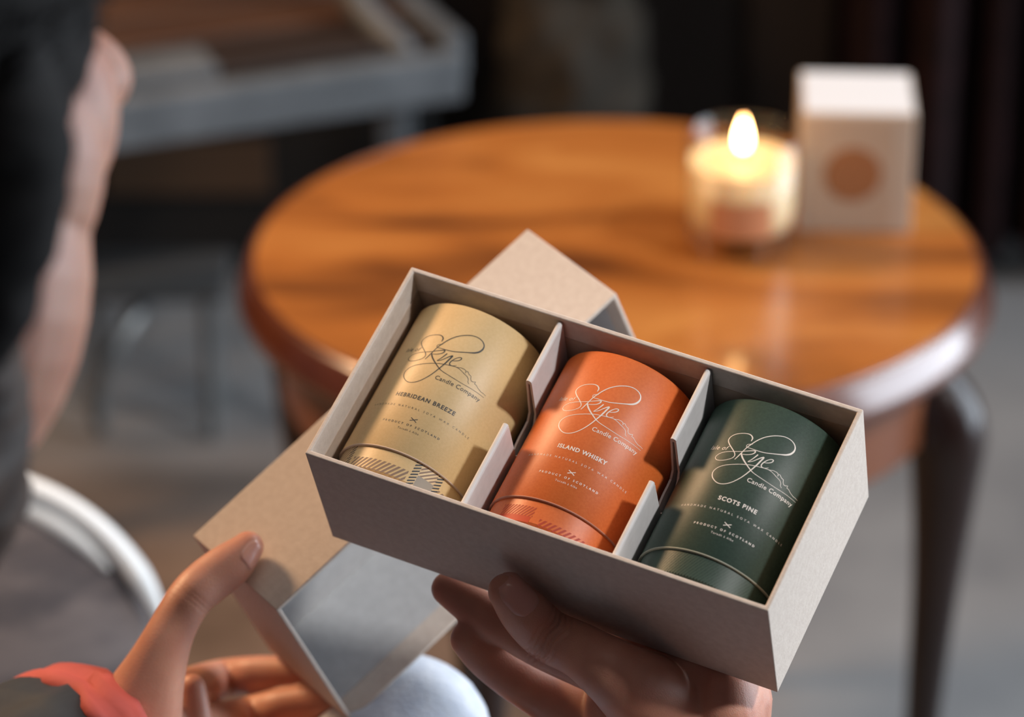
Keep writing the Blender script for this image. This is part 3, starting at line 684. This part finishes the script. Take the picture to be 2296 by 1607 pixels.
# index, middle, ring and little finger
f1 = [bx(1003, 1318, 2, -BH-.0085), bx(1060, 1358, 2, -BH-.0092), bx(1130, 1400, 2, -BH-.0105), bx(1225, 1450, 2, -BH-.013), bx(1340, 1490, 2, -BH-.018)]
B_.sweep(f1, [(7.2*mm, 6.4*mm), (8.4*mm, 7.4*mm), (9.0*mm, 8.4*mm), (9.8*mm, 9*mm), (12*mm, 11*mm)], 20, up=CF)
f2 = [CP(1052, 1430, 1.318), CP(1090, 1462, 1.322), CP(1150, 1510, 1.328), CP(1230, 1562, 1.332), CP(1340, 1620, 1.325)]
B_.sweep(f2, [(8.4*mm, 7.2*mm), (10.2*mm, 8.4*mm), (10.6*mm, 9*mm), (11*mm, 9.6*mm), (13*mm, 12*mm)], 20, up=CF)
f3 = [CP(1110, 1650, 1.335), CP(1170, 1668, 1.338), CP(1260, 1672, 1.338), CP(1350, 1690, 1.325)]
B_.sweep(f3, [7.4*mm, 8.6*mm, 9.4*mm, 12*mm], 18, up=CF)
f4 = [CP(1215, 1760, 1.335), CP(1270, 1755, 1.335), CP(1340, 1745, 1.33), CP(1420, 1740, 1.32)]
B_.sweep(f4, [6.6*mm, 7.4*mm, 8.2*mm, 11*mm], 18, up=CF)
# --- left hand, thumb on the lid's side, fingers behind its end
lx = lambda px, py, ax, v: on_plane(px, py, MLi, ML, ax, v)
Lt = [lx(556, 1226, 1, -.0085), lx(520, 1262, 1, -.0095), lx(470, 1300, 1, -.0115), lx(425, 1342, 1, -.014), CP(385, 1412, 1.352), CP(352, 1490, 1.355), CP(318, 1580, 1.362), CP(290, 1680, 1.372)]
B_.sweep(Lt, [(7.0*mm, 7*mm), (9.6*mm, 8.6*mm), (10.2*mm, 9.6*mm), (9.8*mm, 9.6*mm), (10.2*mm, 10*mm), (13*mm, 12*mm), (18*mm, 16*mm), (22*mm, 19*mm)], 22, up=CF)
B_.sweep([WL, CP(330, 1690, 1.38), CP(400, 1665, 1.392)], [(26*mm, 22*mm), (27*mm, 19*mm), (24*mm, 16*mm)], 20, up=CF)
g1 = [lx(745, 1508, 1, LL+.0075), lx(655, 1512, 1, LL+.0085), lx(570, 1512, 1, LL+.0095), lx(482, 1526, 1, LL+.0105), CP(400, 1562, 1.398)]
B_.sweep(g1, [(7.4*mm, 6.4*mm), (8.6*mm, 7.6*mm), (8.8*mm, 8*mm), (9.6*mm, 9*mm), (12*mm, 11*mm)], 20, up=CF)
g2 = [lx(815, 1566, 1, LL+.0080), lx(725, 1574, 1, LL+.0090), lx(632, 1588, 1, LL+.0100), lx(540, 1612, 1, LL+.0110), CP(430, 1645, 1.392)]
B_.sweep(g2, [(7.6*mm, 6.6*mm), (8.8*mm, 7.8*mm), (9.2*mm, 8.4*mm), (10*mm, 9*mm), (12*mm, 11*mm)], 20, up=CF)
g3 = [lx(840, 1650, 1, LL+.0080), lx(745, 1662, 1, LL+.0090), lx(640, 1684, 1, LL+.0100), CP(530, 1708, 1.388), CP(420, 1720, 1.386)]
B_.sweep(g3, [7*mm, 8*mm, 8.8*mm, 9.4*mm, 12*mm], 18, up=CF)
g4 = [CP(680, 1760, 1.415), CP(600, 1775, 1.405), CP(500, 1790, 1.395), CP(400, 1790, 1.388)]
B_.sweep(g4, [6.2*mm, 7*mm, 8*mm, 11*mm], 18, up=CF)
B_.sweep([CP(432, 1540, 1.385), CP(440, 1610, 1.385)], [6*mm, 7*mm], 14, up=CF, smooth=False)
def creases(me):
    """folds over the thumb joints and a groove round each thumbnail"""
    n = len(me.vertices); co = np.zeros(n*3); me.vertices.foreach_get('co', co); co = co.reshape(-1, 3)
    no = np.zeros(n*3); me.vertices.foreach_get('normal', no); no = no.reshape(-1, 3)
    disp = np.zeros(n)
    def fold(c, axis, width, depth, rad, facing):
        nonlocal disp
        c = np.array(c); a = np.array(Vector(axis).normalized()); d = co-c; t = d@a
        wob = .0006*np.sin(d@np.array(Vector(axis).orthogonal().normalized())*500)
        r = np.linalg.norm(d-np.outer(t, a), axis=1); m = (r < rad) & (no@np.array(facing) > .1)
        disp -= np.where(m, depth*np.exp(-((t-wob)/width)**2)*np.clip(1-(r/rad)**4, 0, 1), 0)
    fa = -(CF)
    ax = (T3-T1)
    for k, dd in ((-5.2, .5), (-2.8, .9), (-.6, 1.2), (1.6, 1.1), (4.2, .7)):
        fold(T2+ax.normalized()*k*mm, ax, .7*mm, dd*mm, .024, fa)
    ax2 = Lt[4]-Lt[2]
    for k, dd in ((-1.8, .18), (0, .3), (1.8, .2)):
        fold(Lt[3]+ax2.normalized()*k*mm, ax2, .55*mm, dd*mm, .018, fa)
    co += no*disp[:, None]; me.vertices.foreach_set('co', co.ravel()); me.update()
body = remeshed(B_, 'body', SKIN, .0009, 16, .5, parent=PERS, fn=creases)

# thumbnails: curved plates set into the thumb backs
NAILM = mat('nail', srgb(206, 152, 138), .28, coat=.4, sss=.3)
def snap_nail(path, name, tpos, wd, ln, across_shift=0.0, normal=None, tw=0.0):
    """plate over the body surface, found by ray casts"""
    bpy.context.view_layer.update()
    t = (path[0]-path[1]).normalized(); nrm = (normal - t*normal.dot(t)).normalized(); side = t.cross(nrm)
    side = (Matrix.Rotation(tw, 3, t) @ side); nrm = side.cross(t); 
    if nrm.dot(normal) < 0: nrm = -nrm
    c = path[0] + t*tpos; V = []; F = []; ni, nj = 12, 14; ok = True
    Mi = body.matrix_world.inverted()
    from mathutils.bvhtree import BVHTree
    for i in range(ni+1):
        a = -1+2*i/ni
        for j in range(nj+1):
            b = -1+2*j/nj
            # superellipse outline
            bb = b*ln/2; ww = wd/2*(1-.35*abs(b)**4)**.5 * (1 if b < .2 else (1-.5*((b-.2)/.8)**2.2)) * (1 if b > -.5 else (1-.30*((-.5-b)/.5)**2))
            p = c + side*(a*ww+across_shift) + t*bb
            hit = BV.ray_cast(p+nrm*.03, -nrm)
            q = hit[0] if hit[0] is not None else p
            edge = max(abs(a), abs(b))
            V.append(q + nrm*(.00035 if edge < .95 else -.0003))
    n1 = nj+1
    for i in range(ni):
        for j in range(nj): k = i*n1+j; F.append((k, k+n1, k+n1+1, k+1))
    o = MBd().add(V, F).build(name, NAILM, smooth=True); put(o, PERS); return o
from mathutils.bvhtree import BVHTree
BV = BVHTree.FromPolygons([v.co for v in body.data.vertices], [tuple(p.vertices) for p in body.data.polygons])
Bn = MB.to_3x3() @ Vector((0, -1, 0))
snap_nail([T0, T1], 'thumbnail', -.0004, .0138, .0160, .0010, (-CF + CAMR @ Vector((.10, -.25, 0))).normalized(), 0)
Ln = ML.to_3x3() @ Vector((0, -1, 0))
snap_nail([Lt[0], Lt[1]], 'thumbnail', -.0025, .0105, .0125, 0, (-CF + CAMR @ Vector((.75, .25, 0))).normalized(), 0)
# eyes
EYE = mat('eye_white', srgb(225, 220, 215), .2); IRIS = mat('brown_iris', srgb(60, 40, 28), .2)
for s_ in (-1, 1):
    e_ = MBd().ell(H(s_*.031, .0685, .002), (.0115, .0115, .0115), HR).build('eye', EYE, smooth=True); put(e_, PERS)
    i_ = MBd().ell(H(s_*.031, .0785, -.001), (.0055, .0028, .0055), HR).build('iris', IRIS, smooth=True); put(i_, e_)
    eb = MBd().sweep([H(s_*.014, .096, .029), H(s_*.030, .094, .034), H(s_*.048, .080, .030)], [(.003, .004)]*3, 8, up=Up).build('eyebrow', mat('brow_hair', srgb(48, 36, 30), .8), smooth=True); put(eb, PERS)
# hair and beard: a cap carrying short tapered strands
HAIR = mat('dark_brown_hair', srgb(30, 26, 25), .8, srgb(18, 15, 14), 60, 3, spec=.2)
BEARD = mat('brown_beard_hair', srgb(74, 54, 42), .6, srgb(48, 36, 30), 60, 3)
def strands(mb, centres, length, width, flow, nstr, M0, dirn):
    for (c, r, keep) in centres:
        for k in range(nstr):
            th_ = random.uniform(0, 2*math.pi); ph = math.acos(random.uniform(-1, 1))
            n_ = Vector((math.sin(ph)*math.cos(th_), math.sin(ph)*math.sin(th_), math.cos(ph)))
            p = Vector((c[0]+r[0]*n_.x, c[1]+r[1]*n_.y, c[2]+r[2]*n_.z))
            if not keep(p): continue
            g = (Vector(flow) + n_*dirn + Vector((random.uniform(-.3, .3), random.uniform(-.3, .3), random.uniform(-.3, .3)))).normalized()
            L_ = length*random.uniform(.6, 1.2); q = p + g*L_*.5 + n_*.001; e_ = p + g*L_ - n_*.002
            s_ = n_.cross(g).normalized()*width
            P0, Q0, E0 = H(*(p-n_*.001)), H(*q), H(*e_); S_ = HR @ s_
            mb.add([P0-S_, P0+S_, Q0+S_*.8, Q0-S_*.8, E0], [(0, 1, 2, 3), (3, 2, 4)])
hm = MBd().ell(H(0, -.022, .055), (.084, .098, .092), HR).ell(H(0, -.052, .0), (.074, .068, .085), HR)
for s_ in (-1, 1): hm.ell(H(s_*.064, -.012, .034), (.018, .042, .045), HR).ell(H(s_*.075, -.022, -.010), (.021, .022, .050), HR)
hm.ell(H(0, .034, .104), (.060, .044, .028), HR)
def hair_rough(me):
    n = len(me.vertices); co = np.zeros(n*3); me.vertices.foreach_get('co', co); co = co.reshape(-1, 3)
    no = np.zeros(n*3); me.vertices.foreach_get('normal', no); no = no.reshape(-1, 3)
    d = np.array([noise.fractal(Vector((c[0]*30, c[1]*30, c[2]*90)), 1, 2, 3) for c in co])
    co = co + no*d[:, None]*.0022; me.vertices.foreach_set('co', co.ravel()); me.update()
hair = remeshed(hm, 'hair', HAIR, .003, 5, parent=PERS, fn=hair_rough)
hs = MBd(); strands(hs, [((0, -.022, .055), (.084, .098, .092), lambda p: p.y < .055 or p.z > .09), ((0, -.052, 0), (.074, .068, .085), lambda p: p.y < -.02)], .022, .0006, (0, -.9, -.5), 3500, None, .08)
o_ = hs.build('hair_strand', HAIR, fix=False); put(o_, hair); o_['kind'] = 'stuff'
bm_ = MBd().sweep([H(-.066, .000, -.045), H(-.054, .030, -.085), H(-.026, .064, -.102), H(0, .078, -.106), H(.026, .064, -.102), H(.054, .030, -.085), H(.066, .000, -.045)],
                  [(.010, .016), (.014, .022), (.019, .024), (.021, .026), (.019, .024), (.014, .022), (.010, .016)], 18, up=Up)
bm_.sweep([H(-.030, .082, -.070), H(-.016, .095, -.056), H(0, .099, -.054), H(.016, .095, -.056), H(.030, .082, -.070)], [.005, .006, .005, .006, .005], 10, up=Up)
bm_.ell(H(0, .030, -.100), (.050, .045, .030), HR)
for s_ in (-1, 1): bm_.ell(H(s_*.058, .010, -.074), (.016, .030, .034), HR)
beard = remeshed(bm_, 'beard', BEARD, .003, 4, parent=PERS, fn=hair_rough)

# jacket: body shell, and the sleeve with its coral band at the left wrist
jm = MBd()
jm.sweep([SL+Vector((0, 0, -.01)), NB+Vector((-.02, .0, -.05)), SR+Vector((0, 0, -.01))], [(.072, .066), (.085, .08), (.072, .066)], 24)
jm.sweep([NB+Vector((0, .01, -.10)), NB+Vector((-.02, -.03, -.25)), PV+Vector((0, 0, .06))], [(.165, .14), (.16, .14), (.15, .14)], 28)
jm.sweep([SL, (SL+EL)/2, EL], [.064, .060, .054], 20); jm.sweep([SR, (SR+ER)/2, ER, ER*.6+WR_*.4], [.064, .060, .052, .046], 20)
JK = mat('dark_slate_jacket', srgb(44, 50, 56), .75, srgb(34, 38, 44), 30, 3, .2, 200)
jacket = remeshed(jm, 'jacket', JK, .005, 8, parent=PERS)
DKS = mat('dark_slate_softshell', srgb(44, 50, 56), .7, srgb(34, 38, 44), 30, 3, .2, 200)
CORAL = mat('coral_lining', srgb(186, 84, 76), .8, srgb(172, 76, 68), 40, 3, .2, 300)
fd = (WL-EL).normalized(); sx_ = fd.cross(Vector((0, 0, 1))).normalized(); sy_ = sx_.cross(fd)
def sleeve(mb, s0, s1, r0, r1, thick, wav=0, nseg=14, n=72, ph=0.0):
    """open tube round the forearm axis; s measured back from the wrist"""
    V = []; F = []
    for k in range(2):
        for j in range(nseg+1):
            f = j/nseg; s_ = s0+(s1-s0)*f; r_ = r0+(r1-r0)*f - k*thick
            for i in range(n):
                a = 2*math.pi*i/n
                wv = wav*(.5*math.sin(3*a+ph)+.35*math.sin(5*a+1.3+ph)+.2*math.sin(9*a+f*3))
                c = WL - fd*(s_+wv*.6) ; V.append(c + (sx_*math.cos(a)+sy_*math.sin(a))*(r_+wv*.5+.0022*math.sin(f*14+2*a)*(f > .2)))
    m_ = (nseg+1)*n
    for j in range(nseg):
        for i in range(n):
            i2 = (i+1) % n; F.append((j*n+i, j*n+i2, (j+1)*n+i2, (j+1)*n+i)); F.append((m_+j*n+i, m_+(j+1)*n+i, m_+(j+1)*n+i2, m_+j*n+i2))
    for i in range(n):
        i2 = (i+1) % n; F.append((i, m_+i, m_+i2, i2)); F.append((nseg*n+i, nseg*n+i2, m_+nseg*n+i2, m_+nseg*n+i))
    return mb.add(V, F)
cuff_ = sleeve(MBd(), .012, .24, .052, .060, .004, .012).build('sleeve', DKS, smooth=True); put(cuff_, jacket)
put(sleeve(MBd(), -.008, .014, .0505, .0525, .009, .012, 6).build('cuff_band', CORAL, smooth=True), jacket)
# white shirt edge showing beyond the chin
WSH = mat('white_cotton', srgb(226, 230, 232), .8, bump=.2, bscale=200)
shc = MBd().sweep([NB+Vector((math.cos(D(a_))*.067, math.sin(D(a_))*.067, .012+.01*math.sin(D(a_)))) for a_ in range(0, 361, 30)], [(.008, .018)]*13, 12).build('shirt_collar', WSH, smooth=True); put(shc, PERS)
# trousers: thighs, shins; pale blue knee under the lid
DEN = mat('pale_blue_trouser_cloth', srgb(206, 214, 226), .9, srgb(188, 198, 214), 120, 4, .6, 500, sheen=.2, bdist=.001)
tm = MBd(); KR = CP(905, 1660, 1.47); HPR = PV+Vector((.08, -.02, -.02)); HPL = PV+Vector((-.09, .05, -.02)); KL = Vector((-.46, 1.22, .56))
tm.sweep([HPR, HPR*.5+KR*.5+Vector((0, 0, -.01)), KR], [.085, .068, (.042, .040)], 26)
tm.sweep([KR, KR+Vector((.0, .02, -.20)), Vector((KR.x, KR.y+.02, .10))], [.041, .045, .036], 22)
tm.sweep([HPL, HPL*.5+KL*.5, KL], [.085, .072, .055], 24); tm.sweep([KL, KL+Vector((0, .02, -.2)), Vector((KL.x, KL.y+.02, .10))], [.055, .055, .04], 22)
tm.ell(PV, (.15, .13, .11))
remeshed(tm, 'trousers', DEN, .006, 5, parent=PERS)
SHO = mat('black_leather', srgb(26, 24, 24), .4)
for K_ in (KR, KL):
    f_ = MBd().sweep([Vector((K_.x, K_.y, .07)), Vector((K_.x+.01, K_.y+.03, .052)), Vector((K_.x+.04, K_.y+.14, .040)), Vector((K_.x+.06, K_.y+.20, .034))], [(.034, .045), (.040, .050), (.044, .040), (.036, .030)], 20).build('shoe', SHO, smooth=True); put(f_, PERS)
# stool carrying the person, outside the picture
so = thing('wooden_stool', 'plain round wooden stool the bearded person sits on', 'stool', loc=(PV.x, PV.y, 0))
zs = PV.z-.115
MBd().lathe([(0, zs-.03), (.165, zs-.03), (.17, zs-.015), (.165, zs), (0, zs)], 48).build('seat', BRN, so, smooth=False, bevel=.003)
for k in range(4):
    a = D(45+90*k); u = Vector((math.cos(a), math.sin(a), 0))
    MBd().sweep([u*.11+Vector((0, 0, zs-.03)), u*.15+Vector((0, 0, .01))], [.014, .012], 12, up=(1, 0, 0), smooth=False, cap=False).build('leg', BRN, so, smooth=True)
